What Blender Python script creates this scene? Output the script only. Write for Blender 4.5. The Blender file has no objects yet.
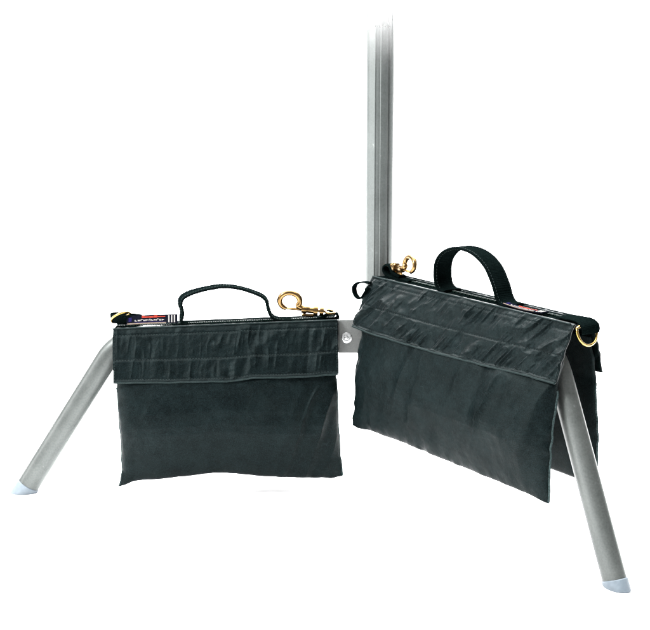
import bpy, bmesh, math
import numpy as np
from mathutils import Vector

R = math.radians
rng = np.random.default_rng(7)
scene = bpy.context.scene
COL = scene.collection

# ------------------------------------------------------------------ materials
def new_mat(name):
    m = bpy.data.materials.new(name)
    m.use_nodes = True
    nt = m.node_tree
    b = nt.nodes['Principled BSDF']
    return m, nt, b

def node(nt, typ, **kw):
    n = nt.nodes.new(typ)
    for k, v in kw.items():
        setattr(n, k, v)
    return n

def fabric(name, c0, c1, rough=0.55, spec=0.25, grain=1500.0, bump=0.35, dist=0.0006, rib=None, tint=None):
    """woven nylon: grain in the weave, cloudy wear, fine bump"""
    m, nt, b = new_mat(name)
    L = nt.links
    tc = node(nt, 'ShaderNodeTexCoord')
    fine = node(nt, 'ShaderNodeTexNoise'); fine.inputs['Scale'].default_value = grain
    fine.inputs['Detail'].default_value = 2.0; fine.inputs['Roughness'].default_value = 0.65
    L.new(tc.outputs['Object'], fine.inputs['Vector'])
    cloud = node(nt, 'ShaderNodeTexNoise'); cloud.inputs['Scale'].default_value = 40.0
    cloud.inputs['Detail'].default_value = 5.0; cloud.inputs['Roughness'].default_value = 0.6
    L.new(tc.outputs['Object'], cloud.inputs['Vector'])
    mix = node(nt, 'ShaderNodeMath', operation='MULTIPLY_ADD')
    L.new(cloud.outputs['Fac'], mix.inputs[0]); mix.inputs[1].default_value = 0.30
    mul = node(nt, 'ShaderNodeMath', operation='MULTIPLY'); mul.inputs[1].default_value = 0.9
    L.new(fine.outputs['Fac'], mul.inputs[0]); L.new(mul.outputs[0], mix.inputs[2])
    ramp = node(nt, 'ShaderNodeValToRGB')
    ramp.color_ramp.elements[0].position = 0.48; ramp.color_ramp.elements[0].color = (*c0, 1)
    ramp.color_ramp.elements[1].position = 0.75; ramp.color_ramp.elements[1].color = (*c1, 1)
    L.new(mix.outputs[0], ramp.inputs['Fac'])
    L.new(ramp.outputs['Color'], b.inputs['Base Color'])
    b.inputs['Roughness'].default_value = rough
    b.inputs['Specular IOR Level'].default_value = spec
    if tint: b.inputs['Specular Tint'].default_value = (*tint, 1)
    bp = node(nt, 'ShaderNodeBump'); bp.inputs['Strength'].default_value = bump
    bp.inputs['Distance'].default_value = dist
    h = fine.outputs['Fac']
    if rib:
        mp = node(nt, 'ShaderNodeMapping'); mp.inputs['Rotation'].default_value = rib[1]
        L.new(tc.outputs['Object'], mp.inputs['Vector'])
        wv = node(nt, 'ShaderNodeTexWave'); wv.inputs['Scale'].default_value = rib[0]
        wv.inputs['Distortion'].default_value = 0.6
        L.new(mp.outputs['Vector'], wv.inputs['Vector'])
        ad = node(nt, 'ShaderNodeMath', operation='ADD')
        L.new(wv.outputs['Fac'], ad.inputs[0]); L.new(fine.outputs['Fac'], ad.inputs[1]); h = ad.outputs[0]
    L.new(h, bp.inputs['Height'])
    L.new(bp.outputs['Normal'], b.inputs['Normal'])
    return m

def painted_metal(name, c0, c1, rough=0.36, metallic=0.55, fade=None):
    m, nt, b = new_mat(name)
    L = nt.links
    tc = node(nt, 'ShaderNodeTexCoord')
    n1 = node(nt, 'ShaderNodeTexNoise'); n1.inputs['Scale'].default_value = 420.0
    n1.inputs['Detail'].default_value = 3.0
    L.new(tc.outputs['Object'], n1.inputs['Vector'])
    n2 = node(nt, 'ShaderNodeTexNoise'); n2.inputs['Scale'].default_value = 30.0
    n2.inputs['Detail'].default_value = 4.0
    L.new(tc.outputs['Object'], n2.inputs['Vector'])
    ma = node(nt, 'ShaderNodeMath', operation='ADD')
    L.new(n1.outputs['Fac'], ma.inputs[0]); L.new(n2.outputs['Fac'], ma.inputs[1])
    ramp = node(nt, 'ShaderNodeValToRGB')
    mh = node(nt, 'ShaderNodeMath', operation='MULTIPLY'); mh.inputs[1].default_value = 0.5
    L.new(ma.outputs[0], mh.inputs[0])
    ramp.color_ramp.elements[0].position = 0.3; ramp.color_ramp.elements[0].color = (*c0, 1)
    ramp.color_ramp.elements[1].position = 0.7; ramp.color_ramp.elements[1].color = (*c1, 1)
    L.new(mh.outputs[0], ramp.inputs['Fac'])
    sc = node(nt, 'ShaderNodeTexNoise'); sc.inputs['Scale'].default_value = 75.0
    sc.inputs['Detail'].default_value = 7.0; sc.inputs['Roughness'].default_value = 0.7
    L.new(tc.outputs['Object'], sc.inputs['Vector'])
    sr = node(nt, 'ShaderNodeMapRange')
    sr.inputs['From Min'].default_value = 0.64; sr.inputs['From Max'].default_value = 0.72
    sr.inputs['To Max'].default_value = 0.7
    L.new(sc.outputs['Fac'], sr.inputs['Value'])
    mx = node(nt, 'ShaderNodeMix', data_type='RGBA')
    L.new(sr.outputs[0], mx.inputs['Factor']); L.new(ramp.outputs['Color'], mx.inputs['A'])
    mx.inputs['B'].default_value = (*[x * 1.9 for x in c1], 1)
    L.new(mx.outputs['Result'], b.inputs['Base Color'])
    rv = node(nt, 'ShaderNodeMapRange'); rv.inputs['To Min'].default_value = rough - 0.1
    rv.inputs['To Max'].default_value = rough + 0.12
    L.new(n2.outputs['Fac'], rv.inputs['Value']); L.new(rv.outputs[0], b.inputs['Roughness'])
    b.inputs['Metallic'].default_value = metallic
    bp = node(nt, 'ShaderNodeBump'); bp.inputs['Strength'].default_value = 0.12
    bp.inputs['Distance'].default_value = 0.0004
    L.new(n1.outputs['Fac'], bp.inputs['Height']); L.new(bp.outputs['Normal'], b.inputs['Normal'])
    if fade:      # the tube dissolves towards its upper end
        sp = node(nt, 'ShaderNodeSeparateXYZ'); L.new(tc.outputs['Object'], sp.inputs[0])
        mr = node(nt, 'ShaderNodeMapRange')
        mr.inputs['From Min'].default_value = fade[0]; mr.inputs['From Max'].default_value = fade[1]
        mr.inputs['To Min'].default_value = 1.0; mr.inputs['To Max'].default_value = 0.70
        L.new(sp.outputs['Z'], mr.inputs['Value']); L.new(mr.outputs[0], b.inputs['Alpha'])
    return m

def plain(name, c, rough=0.5, metallic=0.0, spec=0.4, var=0.25, scale=300.0):
    m, nt, b = new_mat(name)
    L = nt.links
    tc = node(nt, 'ShaderNodeTexCoord')
    n1 = node(nt, 'ShaderNodeTexNoise'); n1.inputs['Scale'].default_value = scale
    n1.inputs['Detail'].default_value = 3.0
    L.new(tc.outputs['Object'], n1.inputs['Vector'])
    ramp = node(nt, 'ShaderNodeValToRGB')
    ramp.color_ramp.elements[0].position = 0.3
    ramp.color_ramp.elements[0].color = (*[x * (1 - var) for x in c], 1)
    ramp.color_ramp.elements[1].position = 0.7
    ramp.color_ramp.elements[1].color = (*[min(1, x * (1 + var)) for x in c], 1)
    L.new(n1.outputs['Fac'], ramp.inputs['Fac']); L.new(ramp.outputs['Color'], b.inputs['Base Color'])
    b.inputs['Roughness'].default_value = rough
    b.inputs['Metallic'].default_value = metallic
    b.inputs['Specular IOR Level'].default_value = spec
    return m

M = {}
M['nylon'] = fabric('dark_nylon', (0.0005, 0.0010, 0.0011), (0.0040, 0.0072, 0.0077), rough=0.34, spec=0.045,
                    grain=1000, bump=0.5, dist=0.0008, tint=(0.78, 1.0, 1.0))
M['webbing'] = fabric('black_webbing', (0.0006, 0.0014, 0.0014), (0.0025, 0.0045, 0.0044), rough=0.65, spec=0.0,
                      grain=900, bump=0.5, rib=(260, (0, 0, 0)))
M['thread'] = plain('thread', (0.012, 0.019, 0.019), rough=0.7, spec=0.1)
M['piping'] = fabric('piping_cloth', (0.004, 0.0075, 0.0075), (0.014, 0.022, 0.022), rough=0.5, spec=0.05)
M['edge'] = plain('edge_thread', (0.026, 0.038, 0.038), rough=0.8, spec=0.0, var=0.5, scale=500)
M['zip'] = plain('zip_teeth', (0.004, 0.010, 0.008), rough=0.5, spec=0.02)
M['grey'] = painted_metal('grey_tube', (0.040, 0.045, 0.043), (0.069, 0.075, 0.072), rough=0.42, metallic=0.55)
M['column'] = painted_metal('grey_column', (0.060, 0.067, 0.065), (0.088, 0.098, 0.095), rough=0.40, metallic=0.45,
                            fade=(0.612, 0.709))
M['cast'] = painted_metal('cast_bracket', (0.068, 0.072, 0.070), (0.105, 0.109, 0.106), rough=0.5, metallic=0.3)
M['rivet'] = plain('bright_rivet', (0.55, 0.56, 0.56), rough=0.25, metallic=0.8, var=0.1)
M['cap'] = plain('pale_blue_plastic', (0.082, 0.102, 0.120), rough=0.5, var=0.12, scale=150)
M['brass'] = plain('brass', (0.17, 0.105, 0.042), rough=0.27, metallic=1.0, var=0.3, scale=140)
M['gold'] = plain('gold_ring', (0.34, 0.23, 0.07), rough=0.2, metallic=1.0, var=0.15, scale=140)
M['red'] = plain('red_thread', (0.17, 0.022, 0.015), rough=0.8, spec=0.0, var=0.2)
M['white'] = plain('white_thread', (0.17, 0.165, 0.16), rough=0.8, spec=0.0, var=0.15)
M['blue'] = plain('blue_thread', (0.008, 0.007, 0.035), rough=0.8, spec=0.0, var=0.2)
M['labelcloth'] = plain('label_cloth', (0.003, 0.0035, 0.006), rough=0.8, spec=0.0)
M['labeledge'] = plain('label_edge', (0.10, 0.08, 0.065), rough=0.8, spec=0.0)
M['paper'] = plain('white_paper', (0.90, 0.90, 0.90), rough=0.9, spec=0.1, var=0.01, scale=4)

# ------------------------------------------------------------------ mesh helpers
class Mesh:
    """collects pieces of one part; local axes: u along the bag, n out of its front, w up"""
    def __init__(self):
        self.v, self.f, self.k = [], [], 0
    def add(self, verts, faces):
        verts = np.asarray(verts, float).reshape(-1, 3)
        self.v.append(verts)
        k = self.k
        self.f.extend([tuple(i + k for i in f) for f in faces])
        self.k += len(verts)
        return self
    def build(self, name, mat, parent=None, flip=True, off=(0, 0, 0), smooth=True, angle=None):
        V = np.concatenate(self.v)
        if flip:
            V = V * np.array([1, -1, 1])
        V = V + np.array(off)
        me = bpy.data.meshes.new(name)
        me.from_pydata(V.tolist(), [], self.f)
        bm = bmesh.new(); bm.from_mesh(me)
        bmesh.ops.recalc_face_normals(bm, faces=bm.faces)
        for f in bm.faces:
            f.smooth = smooth
        if angle:
            for e in bm.edges:
                if len(e.link_faces) == 2 and e.calc_face_angle(0) > angle:
                    e.smooth = False
        bm.to_mesh(me); bm.free()
        me.materials.append(mat)
        o = bpy.data.objects.new(name, me)
        COL.objects.link(o)
        if parent is not None:
            o.parent = parent
        return o

def grid_faces(nu, ns, base=0, flip=False):
    f = []
    for i in range(nu - 1):
        for j in range(ns - 1):
            a = base + i * ns + j
            q = (a, a + ns, a + ns + 1, a + 1)
            f.append(q[::-1] if flip else q)
    return f

def closed_sheet(A, B):
    """two facing grids [nu,ns,3] stitched round the rim into one closed cloth"""
    nu, ns = A.shape[:2]
    n = nu * ns
    V = np.concatenate([A.reshape(-1, 3), B.reshape(-1, 3)])
    F = grid_faces(nu, ns) + grid_faces(nu, ns, n, True)
    rim = [i * ns for i in range(nu)] + [(nu - 1) * ns + j for j in range(1, ns)] + \
          [i * ns + ns - 1 for i in range(nu - 2, -1, -1)] + [j for j in range(ns - 2, 0, -1)]
    for a, b in zip(rim, rim[1:] + rim[:1]):
        F.append((a, a + n, b + n, b))
    return V, F

def grid_normals(P):
    du = np.gradient(P, axis=0); ds = np.gradient(P, axis=1)
    N = np.cross(du, ds)
    return N / (np.linalg.norm(N, axis=2, keepdims=True) + 1e-12)

def tube(pts, r, seg=12, closed=False, caps=True, flat=None):
    P = np.asarray(pts, float); n = len(P)
    r = np.broadcast_to(np.asarray(r, float), (n,))
    T = (np.roll(P, -1, 0) - np.roll(P, 1, 0)) if closed else np.gradient(P, axis=0)
    T /= np.linalg.norm(T, axis=1, keepdims=True) + 1e-12
    up = np.array([0, 0, 1.0]) if abs(T[0][2]) < 0.9 else np.array([1.0, 0, 0])
    x = np.cross(T[0], up); x /= np.linalg.norm(x)
    V = []
    for i in range(n):
        x = x - T[i] * np.dot(x, T[i]); x /= np.linalg.norm(x)
        y = np.cross(T[i], x)
        for k in range(seg):
            a = 2 * math.pi * k / seg
            V.append(P[i] + r[i] * (math.cos(a) * x + math.sin(a) * y))
    F = []
    m = n if closed else n - 1
    for i in range(m):
        for k in range(seg):
            a, b = i * seg + k, i * seg + (k + 1) % seg
            c, d = ((i + 1) % n) * seg + (k + 1) % seg, ((i + 1) % n) * seg + k
            F.append((a, b, c, d))
    if not closed and caps:
        F.append(tuple(range(seg))[::-1]); F.append(tuple((n - 1) * seg + k for k in range(seg)))
    return V, F

def ribbon(pts, wdir, width, thick, nw=8):
    """webbing strap: a flat band following pts; wdir one vector or one per point"""
    P = np.asarray(pts, float); n = len(P)
    Wd = np.broadcast_to(np.asarray(wdir, float), (n, 3)).copy()
    T = np.gradient(P, axis=0); T /= np.linalg.norm(T, axis=1, keepdims=True)
    Wd -= T * np.sum(Wd * T, axis=1, keepdims=True); Wd /= np.linalg.norm(Wd, axis=1, keepdims=True)
    N = np.cross(T, Wd)
    sec = []
    for j in range(nw + 1):
        x = -width / 2 + width * j / nw
        e = 0.55 if j in (0, nw) else 1.0
        sec.append((x, thick / 2 * e))
    for j in range(nw, -1, -1):
        x = -width / 2 + width * j / nw
        e = 0.55 if j in (0, nw) else 1.0
        sec.append((x, -thick / 2 * e))
    k = len(sec)
    V = [P[i] + Wd[i] * a + N[i] * b for i in range(n) for a, b in sec]
    F = []
    for i in range(n - 1):
        for j in range(k):
            F.append((i * k + j, i * k + (j + 1) % k, (i + 1) * k + (j + 1) % k, (i + 1) * k + j))
    F.append(tuple(range(k))[::-1]); F.append(tuple((n - 1) * k + j for j in range(k)))
    return V, F

def lathe(axis0, axis1, prof, seg=24):
    """rings (t along the axis 0..1, radius) closed at both ends"""
    a = np.asarray(axis0, float); b = np.asarray(axis1, float); d = b - a
    pts = [a + d * t for t, r in prof]
    T = d / np.linalg.norm(d)
    up = np.array([0, 0, 1.0]) if abs(T[2]) < 0.9 else np.array([1.0, 0, 0])
    x = np.cross(T, up); x /= np.linalg.norm(x); y = np.cross(T, x)
    V = [p + r * (math.cos(2 * math.pi * k / seg) * x + math.sin(2 * math.pi * k / seg) * y)
         for p, (t, r) in zip(pts, prof) for k in range(seg)]
    F = []
    n = len(prof)
    for i in range(n - 1):
        for k in range(seg):
            F.append((i * seg + k, i * seg + (k + 1) % seg, (i + 1) * seg + (k + 1) % seg, (i + 1) * seg + k))
    F.append(tuple(range(seg))[::-1]); F.append(tuple((n - 1) * seg + k for k in range(seg)))
    return V, F

def bevel_box(mesh, lo, hi, bev):
    bm = bmesh.new()
    bmesh.ops.create_cube(bm, size=1)
    lo, hi = Vector(lo), Vector(hi)
    for v in bm.verts:
        v.co = Vector([(lo[i] + hi[i]) / 2 + v.co[i] * (hi[i] - lo[i]) for i in range(3)])
    bmesh.ops.bevel(bm, geom=list(bm.edges), offset=bev, segments=3, profile=0.5, affect='EDGES')
    bm.verts.index_update()
    mesh.add([v.co[:] for v in bm.verts], [[v.index for v in f.verts] for f in bm.faces])
    bm.free()

def spline(ctrl, n):
    """Catmull-Rom through control points, resampled evenly"""
    C = np.asarray(ctrl, float)
    C = np.concatenate([[2 * C[0] - C[1]], C, [2 * C[-1] - C[-2]]])
    out = []
    for i in range(1, len(C) - 2):
        p0, p1, p2, p3 = C[i - 1], C[i], C[i + 1], C[i + 2]
        for t in np.linspace(0, 1, 24, endpoint=False):
            out.append(0.5 * ((2 * p1) + (-p0 + p2) * t + (2 * p0 - 5 * p1 + 4 * p2 - p3) * t * t
                              + (-p0 + 3 * p1 - 3 * p2 + p3) * t ** 3))
    out.append(C[-2]); out = np.array(out)
    d = np.concatenate([[0], np.cumsum(np.linalg.norm(np.diff(out, axis=0), axis=1))])
    q = np.linspace(0, d[-1], n)
    return np.stack([np.interp(q, d, out[:, k]) for k in range(out.shape[1])], axis=1)

def vnoise(x, y, seed=0):
    g = np.random.default_rng(seed).random((128, 128))
    xi = np.floor(x).astype(int); yi = np.floor(y).astype(int)
    fx = x - xi; fy = y - yi
    fx = fx * fx * fx * (fx * (fx * 6 - 15) + 10); fy = fy * fy * fy * (fy * (fy * 6 - 15) + 10)
    a = g[xi % 128, yi % 128]; b = g[(xi + 1) % 128, yi % 128]
    c = g[xi % 128, (yi + 1) % 128]; d = g[(xi + 1) % 128, (yi + 1) % 128]
    return (a * (1 - fx) + b * fx) * (1 - fy) + (c * (1 - fx) + d * fx) * fy

def fbm(x, y, seed=0, o=4):
    s = 0; a = 0.5
    for k in range(o):
        s = s + a * vnoise(x * 2 ** k, y * 2 ** k, seed + k); a *= 0.5
    return s

def tag(o, label, cat, group=None):
    o['label'] = label; o['category'] = cat
    if group: o['group'] = group

# ------------------------------------------------------------------ the setting: white paper sweep
def sweep():
    prof = [(0.85, 0.0), (3.2, 0.0)]
    for k in range(1, 13):
        a = math.pi / 2 * k / 12
        prof.append((3.2 + 0.9 * math.sin(a), 0.9 - 0.9 * math.cos(a)))
    prof.append((4.1, 3.2))
    V, F = [], []
    for x in (-4.0, 4.0):
        V += [(x, y, z) for y, z in prof]
    n = len(prof)
    for i in range(n - 1):
        F.append((i, i + 1, n + i + 1, n + i))
    o = Mesh().add(V, F).build('ground', M['paper'], flip=False)
    o['kind'] = 'structure'
sweep()

# ------------------------------------------------------------------ the stand
C = np.array([0.080, 1.630])
stand = bpy.data.objects.new('light_stand', None); COL.objects.link(stand)
stand.location = (C[0], C[1], 0)
tag(stand, 'grey metal stand with fluted upright column and splayed oval legs on pale blue feet', 'stand')
S_OFF = (-C[0], -C[1], 0)

def column():
    ang = np.radians(np.arange(0, 360, 1.5))
    r = np.full(len(ang), 0.0210)
    def groove(deg, wd, dp):
        d = (np.degrees(ang) - deg + 180) % 360 - 180
        return dp * np.exp(-(d / wd) ** 2)
    # pressed flats and flutes, repeated round the tube (phi measured from the side facing the bags)
    phi = (np.degrees(ang) + 90 + 180) % 360 - 180
    for k in range(3):
        d = (phi - 120 * k + 180) % 360 - 180
        fl = np.abs(d + 37) < 15                                   # flat
        r = np.where(fl, 0.0210 * math.cos(R(15)) / np.cos(np.radians(d + 37)), r)
        r -= 0.0011 * ((d > -22) & (d < 0)) * np.clip((d + 22) / 3, 0, 1)      # shallow recess ending in a step
        r -= 0.0022 * np.exp(-((d - 35) / 3.0) ** 2)               # narrow flute
    zs = np.concatenate([[0.120, 0.121], np.linspace(0.13, 0.70, 20), [0.709, 0.7095]])
    k = len(ang)
    V = []
    for i, z in enumerate(zs):
        s = 1.0
        V += [(C[0] + rr * s * math.cos(a), C[1] + rr * s * math.sin(a), z) for a, rr in zip(ang, r)]
    F = []
    for i in range(len(zs) - 1):
        for j in range(k):
            F.append((i * k + j, i * k + (j + 1) % k, (i + 1) * k + (j + 1) % k, (i + 1) * k + j))
    F.append(tuple(range(k))[::-1]); F.append(tuple((len(zs) - 1) * k + j for j in range(k)))
    Mesh().add(V, F).build('column', M['column'], stand, flip=False, off=S_OFF)
column()

def leg(foot, z0, run, a=0.0125, b=0.0165, bendr=0.075, start=0.0):
    """oval tube: level from the column, bent down to the floor, cut flat at z=0 with a plastic cap"""
    foot = np.array(foot); d = foot - C; Lg = np.linalg.norm(d); d = d / Lg
    side = np.array([-d[1], d[0], 0])
    D = np.array([d[0], d[1], 0]); Z = np.array([0, 0, 1.0])
    ang = math.atan2(z0, run)
    corner = Lg - run
    tl = bendr * math.tan(ang / 2)
    path = [(start, 0.0)] + [(s, 0.0) for s in np.linspace(start + 0.03, corner - tl, 8)]
    path = [(s, z0, 0.0) for s, _ in path]
    for k in range(1, 15):
        t = ang * k / 14
        path.append((corner - tl + bendr * math.sin(t), z0 - bendr * (1 - math.cos(t)), t))
    s1, z1, _ = path[-1]
    # straight part to where the plastic cap begins
    capz = b * math.cos(ang) + 0.0035
    for k in range(1, 13):
        f = k / 12
        zz = z1 + (capz - z1) * f
        path.append((s1 + (z1 - zz) / math.tan(ang), zz, ang))
    seg = 40
    th = [2 * math.pi * k / seg for k in range(seg)]
    def ring(s, z, t, g=0.0):
        ax = -math.sin(t) * Z + math.cos(t) * D
        up = math.cos(t) * Z + math.sin(t) * D
        c = np.array([C[0], C[1], 0]) + D * s + Z * z
        return [c + (a + g) * math.cos(q) * side + (b + g) * math.sin(q) * up for q in th], ax
    V = []
    for p in path:
        V += ring(*p)[0]
    n = len(path)
    F = []
    for i in range(n - 1):
        for k in range(seg):
            F.append((i * seg + k, i * seg + (k + 1) % seg, (i + 1) * seg + (k + 1) % seg, (i + 1) * seg + k))
    F.append(tuple(range(seg))[::-1]); F.append(tuple((n - 1) * seg + k for k in range(seg)))
    lo = Mesh().add(V, F).build('leg', M['grey'], stand, flip=False, off=S_OFF, angle=R(50))
    # cap
    s, z, t = path[-1]
    r0, ax = ring(s, z, t, -0.0008)
    r1, _ = ring(s, z, t, 0.0006)
    r1b = [p + ax * 0.0008 for p in ring(s, z, t, 0.0012)[0]]
    r2 = []
    for p in r1b:
        q = p + ax * ((p[2] - 0.0015) / -ax[2]); r2.append(q)
    cc = sum(r2) / len(r2)
    r3 = [cc + (p - cc) * 0.95 - np.array([0, 0, 0.0013]) for p in r2]
    V = list(r0) + list(r1) + list(r1b) + r2 + r3
    F = []
    for i in range(4):
        for k in range(seg):
            F.append((i * seg + k, i * seg + (k + 1) % seg, (i + 1) * seg + (k + 1) % seg, (i + 1) * seg + k))
    F.append(tuple(range(seg))[::-1]); F.append(tuple(4 * seg + k for k in range(seg)))
    Mesh().add(V, F).build('foot_cap', M['cap'], lo, flip=False, off=S_OFF, angle=R(35))

leg((-0.4555, 1.600), 0.238, 0.1525, start=0.05)
leg((0.347, 1.241), 0.285, 0.120, start=0.018)
leg((0.300, 2.060), 0.262, 0.135, start=0.018)

def bracket():
    m = Mesh()
    bevel_box(m, (0.0195, C[1] - 0.024, 0.2125), (0.0625, C[1] + 0.022, 0.2640), 0.0025)
    b = m.build('bracket', M['cast'], stand, flip=False, off=S_OFF, angle=R(60))
    y = C[1] - 0.024
    p = np.array([0.0318, y, 0.2365])
    m = Mesh()
    m.add(*lathe(p, p + np.array([0, -0.0022, 0]), [(0, 0.0082), (0.7, 0.0080), (1, 0.0070), (1.0, 0.0050),
                                                    (0.4, 0.0044), (0.4, 0.0038), (1.3, 0.0036), (1.6, 0.0026), (1.7, 0.0008)], 32))
    m.build('rivet', M['rivet'], b, flip=False, off=S_OFF, angle=R(45))
    m = Mesh()
    for z0, z1, r in ((0.205, 0.270, 0.0222), (0.272, 0.300, 0.0218)):
        c0 = (C[0], C[1], z0); c1 = (C[0], C[1], z1)
        m.add(*lathe(c0, c1, [(0, r - 0.001), (0.03, r), (0.97, r), (1, r - 0.001)], 48))
    m.build('collar', M['cast'], stand, flip=False, off=S_OFF, angle=R(45))
bracket()

# ------------------------------------------------------------------ the sandbags
PX = 0.00149

def make_bag(cfg):
    root = bpy.data.objects.new('sandbag', None); COL.objects.link(root)
    root.location = (cfg['x'], cfg['y'], cfg['base']); root.rotation_euler = (0, 0, cfg['yaw'])
    tag(root, cfg['label'], 'sandbag', 'sandbags slung over the stand legs')
    oz = cfg['ridge'] - cfg['base']
    OFF = (0, 0, oz)
    HL = cfg['half']; sl = cfg['slope']; sd = cfg['seed']
    T = 0.0225
    ridge = lambda u: sl * u + cfg['sag'] * (1 - (u / HL) ** 2) * -1.0

    def strip_thread(name_mesh, P, Nrm, step=0.0042, ln=0.0024, r=0.00042, lift=0.0004):
        """running stitch along a polyline"""
        d = np.concatenate([[0], np.cumsum(np.linalg.norm(np.diff(P, axis=0), axis=1))])
        q = 0.002
        while q < d[-1] - ln:
            a = np.array([np.interp(q, d, P[:, k]) for k in range(3)])
            b = np.array([np.interp(q + ln, d, P[:, k]) for k in range(3)])
            nn = np.array([np.interp(q + ln / 2, d, Nrm[:, k]) for k in range(3)])
            mid = (a + b) / 2 + nn * (lift + r)
            name_mesh.add(*tube([a, a * .5 + mid * .5 + nn * r * .3, mid, b * .5 + mid * .5 + nn * r * .3, b], r, 5))
            q += step * (0.9 + 0.2 * rng.random())

    # ---- flap: from the crease of the flat top down and outward
    def flap(side, res):
        nu, ns = res
        U = np.linspace(-1, 1, nu)[:, None] * np.ones((1, ns))
        S = np.ones((nu, 1)) * np.linspace(0, 1, ns)[None, :]
        drop = np.interp(U, *cfg['flap_drop'])
        if side < 0:
            drop = drop * cfg.get('back_drop', 1.0)
        us = U * HL + np.interp(S, *cfg['flap_skew_l']) * (1 - U) / 2 + np.interp(S, *cfg['flap_skew_r']) * (1 + U) / 2
        us = us + 0.0012 * (fbm(S * 5 + 3, U * 0 + 1.3, sd + 40) - .5) * np.abs(U) ** 6
        # profile
        t = S
        ease = np.clip((t - 0.06) / 0.94, 0, 1)
        n = T - 0.004 + 0.0055 * np.clip(t / 0.06, 0, 1) ** 0.5 + np.interp(U, *cfg['flare']) * ease ** 0.85
        w = 0.0012 - 0.0035 * np.clip(t / 0.06, 0, 1) ** 2 - (drop - 0.0035) * ease
        w = w + ridge(us) - 0.0022 * (fbm(U * 4 + 7, U * 0 + 2.1, sd + 11) - .5) * 2 * t
        um = us
        slant = cfg['slant']; fq = cfg['wr_freq']
        ss = S * 0.075
        warp = 0.006 * (fbm(um / 0.05 + 5, ss / 0.03 + 2, sd + 3) - .5)
        x = um + slant * (ss - 0.0375) + warp
        wr = (vnoise(x * fq / 0.0115 + 9, ss / 0.075 + 2, sd) - .5)
        wr2 = 1 - np.abs(2 * vnoise(x * fq / 0.016 + 40, ss / 0.06 + 8, sd + 1) - 1)
        wr3 = (vnoise(x * fq / 0.005 + 70, ss / 0.02 + 8, sd + 2) - .5)
        xc = um + cfg['crease'][1] * (ss - 0.0375) + warp * 0.7
        cr = np.clip(1 - np.abs(2 * vnoise(xc / 0.0105 + 23, ss / 0.032 + 17, sd + 6) - 1) * 2.6, 0, 1) ** 1.6
        cr = cr * np.clip(fbm(um / 0.018 + 13, ss / 0.022 + 4, sd + 7) * 3.2 - 1.1, 0, 1)
        patch = np.clip(fbm(um / 0.055 + 3, ss / 0.04 + 11, sd + 9) * 2.6 - 0.62, 0.05, 1.35)
        patch = patch * np.interp(U, *cfg['flap_wr'])
        env = np.clip(S / 0.10, 0, 1) * np.clip((1.0 - S) / 0.07, 0.0, 1) 
        disp = env * patch * cfg['wr_amp'] * (0.0046 * wr + 0.0048 * (wr2 ** 2.4 - .3) + 0.0016 * wr3)
        disp = disp + env * cfg['crease'][0] * cr
        disp = disp + 0.0007 * (fbm(um / 0.006, ss / 0.006, sd + 21) - .5)
        for row, dp in ((cfg['rows'][0], 0.0006), (cfg['rows'][1], 0.0011), (0.955, 0.0007)):
            wob = row + 0.012 * (fbm(U * 6 + row * 30, U * 0 + .5, sd + 5) - .5)
            disp = disp - dp * np.exp(-((S - wob) / 0.016) ** 2)
        disp = disp + 0.0012 * np.exp(-((S - 0.985) / 0.02) ** 2)
        # broad unevenness of the padded edge
        disp = disp + 0.0035 * (fbm(um / 0.09 + 2, ss / 0.09, sd + 31) - .5) * S
        P = np.stack([us, n, w], axis=2)
        Nn = grid_normals(P)
        if Nn[..., 1].mean() < 0: Nn = -Nn
        A = P + Nn * disp[..., None]
        B = P - Nn * 0.0022 + Nn * (0.6 * disp[..., None])
        A2, B2 = A.copy(), B.copy()
        if side < 0:
            A2[..., 1] *= -0.82; B2[..., 1] *= -0.82
            A2[..., 0] *= 0.985; B2[..., 0] *= 0.985
        m = Mesh().add(*closed_sheet(A2, B2))
        fo = m.build('flap', M['nylon'], root, off=OFF)
        if side > 0:
            NA = grid_normals(A)
            if NA[..., 1].mean() < 0: NA = -NA
            th = Mesh()
            for row in (cfg['rows'][0], cfg['rows'][1], 0.955):
                j = int(row * (ns - 1))
                strip_thread(th, A[4:-4, j], NA[4:-4, j], lift=-0.0002, r=0.00032)
            if cfg['edge_thread']:
                for i in (3, nu - 4):
                    strip_thread(th, A[i, 6:], NA[i, 6:], r=0.00035)
            th.build('stitching', M['thread'], fo, off=OFF)
            # rolled hem along the lower edge
            hem = A[::3, -1] * 0.5 + B[::3, -1] * 0.5 + np.array([0, 0.0006, -0.0004])
            Mesh().add(*tube(hem, 0.0016, 8)).build('hem_piping', M['piping'], fo, off=OFF)
        return fo
    flap(+1, (420, 110))
    flap(-1, (160, 50))

    # ---- pouch: sand filled, sewn flat round the edge
    def pouch(side, res):
        nu, ns = res
        U = np.linspace(-1, 1, nu)[:, None] * np.ones((1, ns))
        S = np.ones((nu, 1)) * np.linspace(0, 1, ns)[None, :]
        bot = np.interp(U, *cfg['bottom'])
        bot = bot + 0.0016 * (fbm(U * 9 + 4, U * 0 + 3.1, sd + 61) - .5)
        if side < 0:
            bot = bot * cfg.get('back_len', 1.0)
        top = -0.020
        w = top + (-(bot) - top) * S
        el = np.interp(S, *cfg['edge_l']); er = np.interp(S, *cfg['edge_r'])
        el = el + 0.0022 * (fbm(S * 7 + 2, S * 0 + 6, sd + 71) - .5) * 2
        er = er + 0.0022 * (fbm(S * 7 + 2, S * 0 + 9, sd + 72) - .5) * 2
        us = el * (1 - U) / 2 + er * (1 + U) / 2
        w = w + ridge(np.clip(us, -HL, HL))
        c = np.interp(S, [0, .28, .6, 1], [0.025, 0.035, 0.040, 0.038]) + np.interp(U, *cfg['flare_p']) * S
        eu = np.clip(1 - np.abs(U) ** 5, 0, 1) ** 0.55
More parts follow.
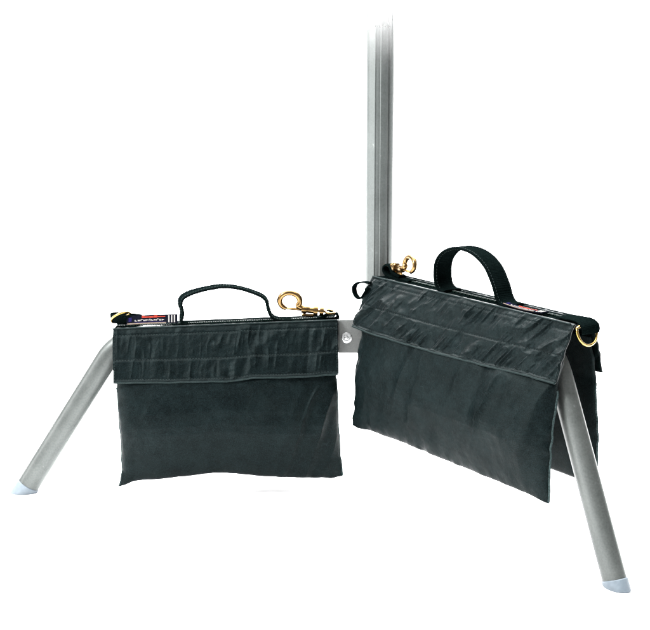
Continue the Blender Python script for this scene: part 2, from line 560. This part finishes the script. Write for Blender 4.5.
        es = np.clip(S / 0.3, 0, 1) ** 0.7 * np.clip((1 - S) / 0.34, 0, 1) ** 0.55
        belly = np.clip(S / 0.5, 0, 1) ** 0.8
        amp = cfg['fill'] * eu * es * (0.45 + 0.55 * belly)
        # folds running down the sand filled cloth
        ss = S * 0.2; um = us
        warp = 0.02 * (fbm(um / 0.09 + 15, ss / 0.09 + 12, sd + 83) - .5)
        sx = um + cfg['pslant'] * ss + warp
        f1 = vnoise(sx / 0.021 + 31, ss / 0.11 + 8, sd + 81) - .5
        f2 = 1 - np.abs(2 * vnoise(sx / 0.030 + 11, ss / 0.12 + 3, sd + 82) - 1)
        pat = np.clip(fbm(um / 0.08 + 21, ss / 0.1 + 2, sd + 84) * 2.8 - 0.75, 0.08, 1.3) * np.interp(U, *cfg['pouch_wr'])
        disp = es ** .5 * pat * (0.0075 * f1 + 0.0060 * (f2 ** 2 - .3))
        # puckers along the sewn sides and foot
        ed = np.exp(-(1 - np.abs(U)) / 0.035); bd = np.exp(-(1 - S) / 0.07)
        disp = disp + 0.0020 * ed * (vnoise(ss / 0.011 + 5, um / 0.02 + 5, sd + 90) - .5) * 2
        disp = disp + 0.0013 * bd * (vnoise(um / 0.012 + 5, ss / 0.03 + 5, sd + 91) - .5) * 2
        disp = disp + 0.0010 * (fbm(um / 0.013, ss / 0.013, sd + 92) - .5)
        disp = disp + 0.0040 * (fbm(um / 0.07 + 3, ss / 0.07, sd + 93) - .5) * eu * es
        n = c + amp + 0.0011 + disp
        A = np.stack([us, n, w], axis=2)
        Bk = np.stack([us, c - np.minimum(amp * 0.55, 0.008) - 0.0011 + disp * 0.3, w], axis=2)
        A2, B2 = A.copy(), Bk.copy()
        if side < 0:
            A2[..., 1] *= -0.88; B2[..., 1] *= -0.88
        po = Mesh().add(*closed_sheet(A2, B2)).build('pouch', M['nylon'], root, off=OFF)
        for i, dirn in ((0, -1), (nu - 1, 1)):             # overlocked raw edges
            th = Mesh()
            P = (A2[i] + B2[i]) / 2
            k0 = int(0.30 * ns)
            th.add(*tube(P[k0::2], 0.0015, 6))
            Nn = np.tile(np.array([dirn * 0.45, side * 0.89, 0]), (ns, 1))
            strip_thread(th, P[k0:] + Nn[k0:] * 0.0010, Nn[k0:], step=0.0038, ln=0.0026, r=0.0004, lift=0.0001)
            th.build('edge_binding', M['edge'], po, off=OFF)
        return po
    pouch(+1, (360, 200))
    pouch(-1, (130, 80))

    # ---- flat top panel with the zip between the two flaps
    nu, ns = 160, 14
    U = np.linspace(-1, 1, nu)[:, None] * np.ones((1, ns)); S = np.ones((nu, 1)) * np.linspace(-1, 1, ns)[None, :]
    us = U * (HL - 0.002)
    w = ridge(us) + 0.0008 - 0.0010 * (1 - S ** 2) + 0.0012 * (fbm(us / 0.02, S * 1.3 + 3, sd + 100) - .5)
    A = np.stack([us, S * T * 0.98, w], axis=2); B = A - np.array([0, 0, 0.002])
    Mesh().add(*closed_sheet(A, B)).build('top_panel', M['webbing'], root, off=OFF)
    z = Mesh()
    for k in range(int(2 * HL / 0.0034)):
        u = -HL + 0.004 + k * 0.0034
        if u > HL - 0.004: break
        bevel_box(z, (u, -0.0032 + 0.001 * (k % 2), ridge(u) + 0.0002), (u + 0.0022, 0.0022 + 0.001 * (k % 2), ridge(u) + 0.0021), 0.0004)
    z.build('zipper', M['zip'], root, off=OFF)
    # piping along the crease
    uu = np.linspace(-HL + 0.001, HL - 0.001, 120)
    pm = Mesh()
    for s in (1, -1):
        P = np.stack([uu, np.full_like(uu, s * (T + 0.0006)), ridge(uu) + 0.0009 + 0.0006 * (fbm(uu / 0.02, uu * 0 + s + 5, sd + 8) - .5)], axis=1)
        pm.add(*tube(P, 0.0011, 8))
    pm.build('piping', M['piping'], root, off=OFF)

    # ---- carrying handle
    H = np.array(cfg['handle'], float)
    P3 = np.stack([H[:, 0], H[:, 2], H[:, 1]], axis=1)
    P3[:, 2] += [ridge(u) for u in P3[:, 0]]
    P = spline(P3, 90)
    wd = np.array([[math.sin(t), math.cos(t), 0] for t in spline(np.array([[a, 0] for a in cfg['handle_twist']]), 90)[:, 0]])
    ho = Mesh().add(*ribbon(P, wd, cfg['handle_w'], 0.0042)).build('handle', M['webbing'], root, off=OFF, angle=R(60))
    Tt = np.gradient(P, axis=0); Tt /= np.linalg.norm(Tt, axis=1, keepdims=True)
    wp = wd - Tt * np.sum(wd * Tt, axis=1, keepdims=True); wp /= np.linalg.norm(wp, axis=1, keepdims=True)
    Nn = np.cross(Tt, wp)
    for s in (1, -1):
        ht = Mesh()
        for sg in (1, -1):
            Pq = P[4:-4] + wp[4:-4] * s * (cfg['handle_w'] / 2 - 0.003) + Nn[4:-4] * sg * 0.0019
            strip_thread(ht, Pq, Nn[4:-4] * sg, r=0.0003, lift=0.0)
        ht.build('stitching', M['thread'], ho, off=OFF)

    # ---- snap hook on a short strap
    def place(f):
        """hook frame: origin, x along the shank, y across the ring, z out of the ring plane"""
        o, x, y = [np.array(v, float) for v in f]
        x = x / np.linalg.norm(x); y = y - x * np.dot(x, y); y = y / np.linalg.norm(y); zz = np.cross(x, y)
        return lambda a, b, c=0.0: o + x * a + y * b + zz * c
    ks = cfg['snap_scale']
    Q0 = place(cfg['snap']); Q = lambda a, b, c=0.0: Q0(a * ks, b * ks, c * ks)
    hp = [(-0.012, 0.0016), (-0.003, 0.0018)] + [(0.0185 + 0.0150 * math.cos(t), 0.0108 + 0.0126 * math.sin(t))
                                               for t in np.radians(np.linspace(208, -74, 15))]
    hook_path = spline(hp, 70)
    rr = np.interp(np.linspace(0, 1, 70), [0, .2, .75, .95, 1], [0.0045, 0.0047, 0.0044, 0.0039, 0.0030])
    hk = Mesh().add(*tube([Q(a, b) for a, b in hook_path], rr * ks, 12))
    hk.add(*lathe(Q(0.001, 0), Q(-0.024, 0), [(t_, r_ * ks) for t_, r_ in [(0, .0016), (.03, .0058), (.3, .0064), (.36, .0052), (.7, .0052), (1, .0042)]], 16))
    so = hk.build('snap_hook', M['brass'], root, off=OFF, angle=R(50))
    g = Mesh().add(*lathe(Q(0.0225, -0.0008), Q(0.000, -0.0004), [(t_, r_ * ks) for t_, r_ in [(0, .0008), (.05, .0022), (1, .0024)]], 12))
    g.add(*lathe(Q(-0.006, -0.0004), Q(-0.006, -0.0085), [(0, .0014 * ks), (.6, .0014 * ks), (1, .0014 * ks)], 12))
    g.add(*lathe(Q(-0.001, -0.0088), Q(-0.019, -0.0080), [(0, .0012 * ks), (.08, .0024 * ks), (.9, .0026 * ks), (1, .0012 * ks)], 12))
    g.build('gate', M['brass'], so, off=OFF, angle=R(50))
    sw = Mesh()
    sw.add(*lathe(Q(-0.0175, 0), Q(-0.0250, 0), [(t_, r_ * ks) for t_, r_ in [(0, .0045), (.08, .0080), (.5, .0088), (.92, .0080), (1, .0045)]], 20))
    sw.add(*lathe(Q(-0.0265, 0), Q(-0.0335, 0), [(t_, r_ * ks) for t_, r_ in [(0, .0040), (.08, .0070), (.5, .0078), (.92, .0070), (1, .0040)]], 20))
    sw.add(*lathe(Q(-0.024, 0), Q(-0.036, 0), [(t_, r_ * ks) for t_, r_ in [(0, .0021), (1, .0021)]], 16))
    eye = [Q(-0.0425 + 0.0070 * math.cos(t), 0, 0.0090 * math.sin(t)) for t in np.linspace(0, 2 * math.pi, 36, endpoint=False)]
    sw.add(*tube(eye, 0.0019 * ks, 10, closed=True))
    sw.build('swivel', M['brass'], so, off=OFF, angle=R(40))
    st = Mesh()
    sp = spline([np.array(p) for p in cfg['snap_strap']], 40)
    st.add(*ribbon(sp, (0, 1, 0), 0.016, 0.0040))
    st.build('strap', M['webbing'], so, off=OFF, angle=R(60))

    # ---- end tabs, D ring
    for kk, tabp in enumerate(cfg['tabs']):
        tp = spline([np.array(p) for p in tabp['path']], 48)
        Mesh().add(*ribbon(tp, tabp.get('wd', (0, 1, 0)), tabp['w'], 0.0026)).build('webbing_tab', M['webbing'], root, off=OFF, angle=R(60))
    Q2 = place(cfg['dring'])
    rw, rh = cfg['dring_size']
    dp = [(-rw, 0.0)] + [(rw * math.cos(t), -rh * 0.25 - rh * 0.75 * math.sin(t)) for t in np.linspace(math.pi, 0, 26)[0:]] + [(rw, 0.0)]
    dp = [(-rw * .8, 0.0015)] + dp + [(rw * .8, 0.0015), (0, 0.0015)]
    Mesh().add(*tube([Q2(a, b) for a, b in dp], 0.0017, 10, closed=True)).build('d_ring', M['gold'], root, off=OFF)

    # ---- woven label
    Q3r = place(cfg['label_frame']); Q3 = lambda a, b, c: Q3r(a, b, -c)
    lw, lh = cfg['label_size']
    def curl(a):
        return cfg['label_curl'] * math.sin(math.pi * (a / lw)) 
    def patch(m, a0, a1, b0, b1, c0, c1, n=10):
        A_ = np.array([[Q3(a, b, c1 + curl(a)) for b in (b0, b1)] for a in np.linspace(a0, a1, n)])
        B_ = np.array([[Q3(a, b, c0 + curl(a)) for b in (b0, b1)] for a in np.linspace(a0, a1, n)])
        m.add(*closed_sheet(A_, B_))
    m = Mesh(); patch(m, 0, lw, 0, lh, 0, 0.0014, 24)
    lo = m.build('woven_label', M['labelcloth'], root, off=OFF, angle=R(50))
    m = Mesh(); patch(m, 0.001, lw * .78, lh * .0, lh * .13, 0.0013, 0.0019, 20)
    m.build('label_border', M['labeledge'], lo, off=OFF, angle=R(50))
    m = Mesh()
    x = lw * .16
    k = 0
    while x < lw * .73:                                    # block lettering
        wl = 0.0026 + 0.0016 * rng.random()
        b0 = lh * (.30 + .03 * rng.random()); b1 = b0 + lh * .17
        patch(m, x, x + wl * .32, b0, b1, 0.0013, 0.0019, 2)
        patch(m, x + wl * .32, x + wl * .9, b0 + lh * .07 * (k % 3), b0 + lh * (.07 * (k % 3) + .07), 0.0013, 0.0019, 2)
        if k % 2: patch(m, x + wl * .6, x + wl * .9, b0, b1, 0.0013, 0.0018, 2)
        x += wl * 1.18; k += 1
    for q in (.82, .875, .93):
        patch(m, lw * q, lw * q + 0.0018, lh * .10, lh * .90, 0.0013, 0.0019, 2)
    m.build('lettering', M['white'], lo, off=OFF, angle=R(50))
    m = Mesh()
    x = lw * .30
    while x < lw * .56:                                    # red emblem line
        wl = 0.004 + 0.003 * rng.random()
        patch(m, x, x + wl, lh * .66, lh * (.78 + .14 * rng.random()), 0.0013, 0.0019, 2); x += wl * 1.06
    patch(m, x, lw * .76, lh * .72, lh * .80, 0.0013, 0.0019, 4)
    m.build('emblem', M['red'], lo, off=OFF, angle=R(50))
    m = Mesh(); patch(m, lw * .04, lw * .10, lh * .3, lh * .75, 0.0013, 0.0019, 3)
    patch(m, lw * .16, lw * .76, lh * .17, lh * .22, 0.0013, 0.0018, 8)
    m.build('label_stripe', M['blue'], lo, off=OFF, angle=R(50))
    return root

# left bag, seen square on
def lp(pts):      # silhouette offsets in the bag's own plane, metres
    return [(p[0], p[1]) for p in pts]

left = dict(
    fill=0.0190, x=-0.148, y=1.617, yaw=R(2.0), ridge=0.2575, base=0.030, half=0.166, slope=0.034, sag=0.0, seed=100,
    flap_drop=([-1, -.6, -.2, .3, .7, 1], [0.0755, 0.0775, 0.0780, 0.0765, 0.0760, 0.0750]),
    flap_skew_l=([0, .5, 1], [0.002, 0.003, 0.0045]), flap_skew_r=([0, .5, 1], [0.0, 0.0, 0.001]),
    flare=([-1, 0, 1], [0.024, 0.030, 0.026]), flap_wr=([-1, -.6, -.2, 0, .6, .85, 1], [.3, .35, .7, 1.05, 1.0, .7, .5]),
    wr_amp=1.3, crease=(0.0007, 0.1), wr_freq=1.15, slant=0.10, rows=(0.15, 0.60), edge_thread=True,
    bottom=([-1, -.955, -.87, -.6, -.33, -.15, 0, .3, .65, .9, 1],
            [0.2345, 0.2325, 0.2270, 0.2245, 0.2215, 0.2190, 0.2205, 0.2280, 0.2330, 0.2350, 0.2335]),
    edge_l=([0, .3, .55, .75, .88, .95, 1], [-0.1590, -0.1580, -0.1555, -0.1540, -0.1530, -0.1560, -0.1585]),
    edge_r=([0, .3, .6, .85, 1], [0.1625, 0.1630, 0.1655, 0.1690, 0.1735]),
    flare_p=([-1, 0, 1], [0.0, 0.003, 0.0]), pslant=0.42,
    pouch_wr=([-1, -.5, 0, .3, .55, .8, 1], [.2, .08, .1, .35, .75, .75, .4]),
    handle=[(-0.056, 0.0010, 0.004), (-0.0630, 0.0025, 0.004), (-0.0655, 0.0080, 0.003), (-0.0640, 0.0180, 0.002), (-0.0668, 0.0300, 0), (-0.0650, 0.0385, 0),
            (-0.0565, 0.0445, 0), (-0.0387, 0.0500, 0), (-0.0164, 0.0538, 0), (0.000, 0.0545, 0), (0.021, 0.0512, 0), (0.0417, 0.0440, 0), (0.0550, 0.0375, 0),
            (0.0612, 0.0300, 0), (0.0635, 0.0186, 0), (0.0685, 0.0075, 0), (0.079, 0.0020, 0), (0.098, 0.0010, 0)],
    handle_w=0.030, handle_twist=[0.15, 0.30, 0.16, 0.04, 0.0, -0.02, 0.0, 0.06, 0.02],
    snap_scale=1.0, snap=((0.1130, 0.004, 0.0200), (-1, 0, 0.10), (0.16, 0.12, 1)),
    snap_strap=[(0.128, 0, 0.0010), (0.150, 0, 0.0015), (0.161, 0, 0.0035), (0.167, 0, 0.0075), (0.166, 0, 0.0120), (0.158, 0, 0.0135), (0.150, 0, 0.0105), (0.143, 0, 0.0060), (0.132, 0, 0.0040)],
    tabs=[dict(path=[(-0.125, 0.010, 0.0050), (-0.145, 0.013, 0.0070), (-0.160, 0.012, 0.0080), (-0.1675, 0.006, 0.0082), (-0.1685, 0.000, 0.0084), (-0.163, -0.006, 0.0086), (-0.145, -0.007, 0.0075), (-0.125, -0.006, 0.0050)], w=0.0145, wd=(0, 0.25, 0.97)),
          dict(path=[(0.148, 0, 0.0018), (0.160, 0, 0.0022), (0.1675, 0, -0.001), (0.1690, 0, -0.010), (0.1660, 0, -0.018)], w=0.030)],
    dring=((-0.1530, 0.006, 0.0085), (0.90, 0.0, 0.46), (0.1, -0.85, -0.45)), dring_size=(0.0150, 0.018),
    label_frame=((-0.1440, 0.0185, 0.0000), (1, 0, 0.03), (0.0, -0.5, 1)), label_size=(0.0745, 0.0138), label_curl=0.0015,
    label='dark nylon saddle sandbag hung square on, its thin flat-arched handle seen edge on')
make_bag(left)

right = dict(
    fill=0.0200, x=0.2003, y=1.461, yaw=math.atan2(-0.773, 0.6347), ridge=0.318, base=0.090, half=0.180, slope=-0.0667, sag=0.0, seed=300,
    flap_drop=([-1, -.5, 0, .5, 1], [0.0700, 0.0740, 0.0740, 0.0715, 0.0680]),
    flap_skew_l=([0, 1], [0.0, -0.002]), flap_skew_r=([0, 1], [0.004, 0.003]),
    flare=([-1, 0, 1], [0.035, 0.030, 0.028]), flap_wr=([-1, -.7, 0, .4, .6, .85, 1], [.6, 1.15, 1.2, .9, .6, .7, .5]),
    wr_amp=1.35, crease=(0.0022, 0.75), wr_freq=1.2, slant=0.70, rows=(0.13, 0.56), edge_thread=True,
    bottom=([-1, -.93, -.8, -.4, 0, .4, .8, .95, 1], [0.2175, 0.2180, 0.2150, 0.2140, 0.2160, 0.2165, 0.2165, 0.2185, 0.2190]),
    edge_l=([0, .3, .6, .86, .95, 1], [-0.1790, -0.1800, -0.1795, -0.1785, -0.1810, -0.1835]),
    edge_r=([0, .3, .6, .85, 1], [0.1760, 0.1765, 0.1765, 0.1760, 0.1770]),
    flare_p=([-1, 0, 1], [0.019, 0.012, 0.014]), pslant=0.30,
    pouch_wr=([-1, -.5, 0, .3, .8, 1], [.4, .8, 1.1, 1.0, .7, .6]),
    handle=[(-0.040, 0.0015, 0), (-0.050, 0.002, 0), (-0.0580, 0.010, 0), (-0.0600, 0.026, 0), (-0.057, 0.042, 0.0), (-0.043, 0.0565, 0), (-0.020, 0.0635, 0), (0.008, 0.0605, 0), (0.031, 0.047, 0), (0.0455, 0.026, 0),
            (0.0525, 0.010, 0), (0.060, 0.0025, 0), (0.072, 0.0015, 0)],
    handle_w=0.034, handle_twist=[0, 0, 0, 0, 0.0, 0, 0],
    snap_scale=0.85, snap=((-0.1340, 0.005, 0.0165), (1, 0.2, 0.02), (0, -0.10, 1)),
    snap_strap=[(-0.120, 0, 0.0010), (-0.150, 0, 0.0010), (-0.166, 0, 0.0025), (-0.1735, 0, 0.0075), (-0.1735, 0, 0.0140), (-0.168, 0, 0.0175), (-0.161, 0, 0.0165), (-0.155, 0, 0.0090), (-0.140, 0, 0.0045)],
    tabs=[dict(path=[(-0.172, 0.034, -0.007), (-0.181, 0.036, -0.007), (-0.190, 0.040, -0.009), (-0.1965, 0.042, -0.015), (-0.1965, 0.042, -0.024), (-0.190, 0.041, -0.031), (-0.183, 0.039, -0.030), (-0.178, 0.037, -0.022), (-0.173, 0.035, -0.014)], w=0.009),
          dict(path=[(0.150, -0.002, 0.0022), (0.166, -0.002, 0.0030), (0.180, -0.002, 0.0030), (0.1895, 0.000, -0.001), (0.1920, 0.000, -0.006), (0.1910, 0.000, -0.011)], w=0.034)],
    dring=((0.1880, 0.004, -0.003), (0, -1, 0), (-0.25, 0, 1)), dring_size=(0.0185, 0.0225),
    label_frame=((0.064, 0.0165, 0.0034), (1, 0, 0.01), (0.0, -1, 0.02)), label_size=(0.066, 0.0130), label_curl=-0.002,
    label='dark nylon saddle sandbag turned at an angle beneath the column, wide loop handle upright')
for k in ('snap_strap',):
    right[k] = [(p[0], p[1], p[2] + right['slope'] * p[0]) for p in right[k]]
for t in right['tabs']:
    t['path'] = [(p[0], p[1], p[2] + right['slope'] * p[0]) for p in t['path']]
for k in ('snap', 'dring', 'label_frame'):
    o, a, b = right[k]
    right[k] = ((o[0], o[1], o[2] + right['slope'] * o[0]), a, b)
o, a, b = right['label_frame']; right['label_frame'] = (o, (1, 0, -0.0667), b)
o, a, b = right['snap']; right['snap'] = (o, (1, 0.2, -0.05), b)
for k in ('snap_strap',):
    left[k] = left[k]
make_bag(right)

# ------------------------------------------------------------------ light: white studio
W = bpy.data.worlds.new('World'); scene.world = W; W.use_nodes = True
bg = W.node_tree.nodes['Background']
bg.inputs['Color'].default_value = (1, 1, 1, 1); bg.inputs['Strength'].default_value = 0.38

def area(name, loc, target, size, power, sy=None, col=(1, 1, 1)):
    l = bpy.data.lights.new(name, 'AREA'); l.energy = power; l.color = col
    l.shape = 'RECTANGLE'; l.size = size; l.size_y = sy or size
    o = bpy.data.objects.new(name, l); COL.objects.link(o)
    o.location = loc
    o.rotation_euler = (Vector(target) - Vector(loc)).to_track_quat('-Z', 'Y').to_euler()
    return o
area('overhead_softbox', (0.0, 2.25, 2.6), (0.0, 1.9, 0), 3.8, 430)
area('strip_light', (-2.3, 1.05, 0.75), (0.0, 1.65, 0.35), 0.4, 27, 1.6)
area('key_softbox', (-1.55, 0.55, 1.65), (-0.05, 1.55, 0.2), 0.45, 86, 0.45)
area('backdrop_light', (0.0, 2.7, 2.7), (0.0, 4.1, 0.8), 3.0, 500, 0.5)

# ------------------------------------------------------------------ camera
cam = bpy.data.cameras.new('camera'); co = bpy.data.objects.new('camera', cam); COL.objects.link(co)
cam.sensor_width = 36.0; cam.lens = 36.0 * 1100 / 650
co.location = (0, 0, 0.526); co.rotation_euler = (R(90 - 9.04), 0, 0)
cam.clip_start = 0.01; cam.clip_end = 100
scene.camera = co

scene.view_settings.view_transform = 'Standard'
scene.view_settings.look = 'None'
scene.view_settings.exposure = 0.48
scene.view_settings.gamma = 1.0
scene.view_settings.use_curve_mapping = False
scene.render.film_transparent = False
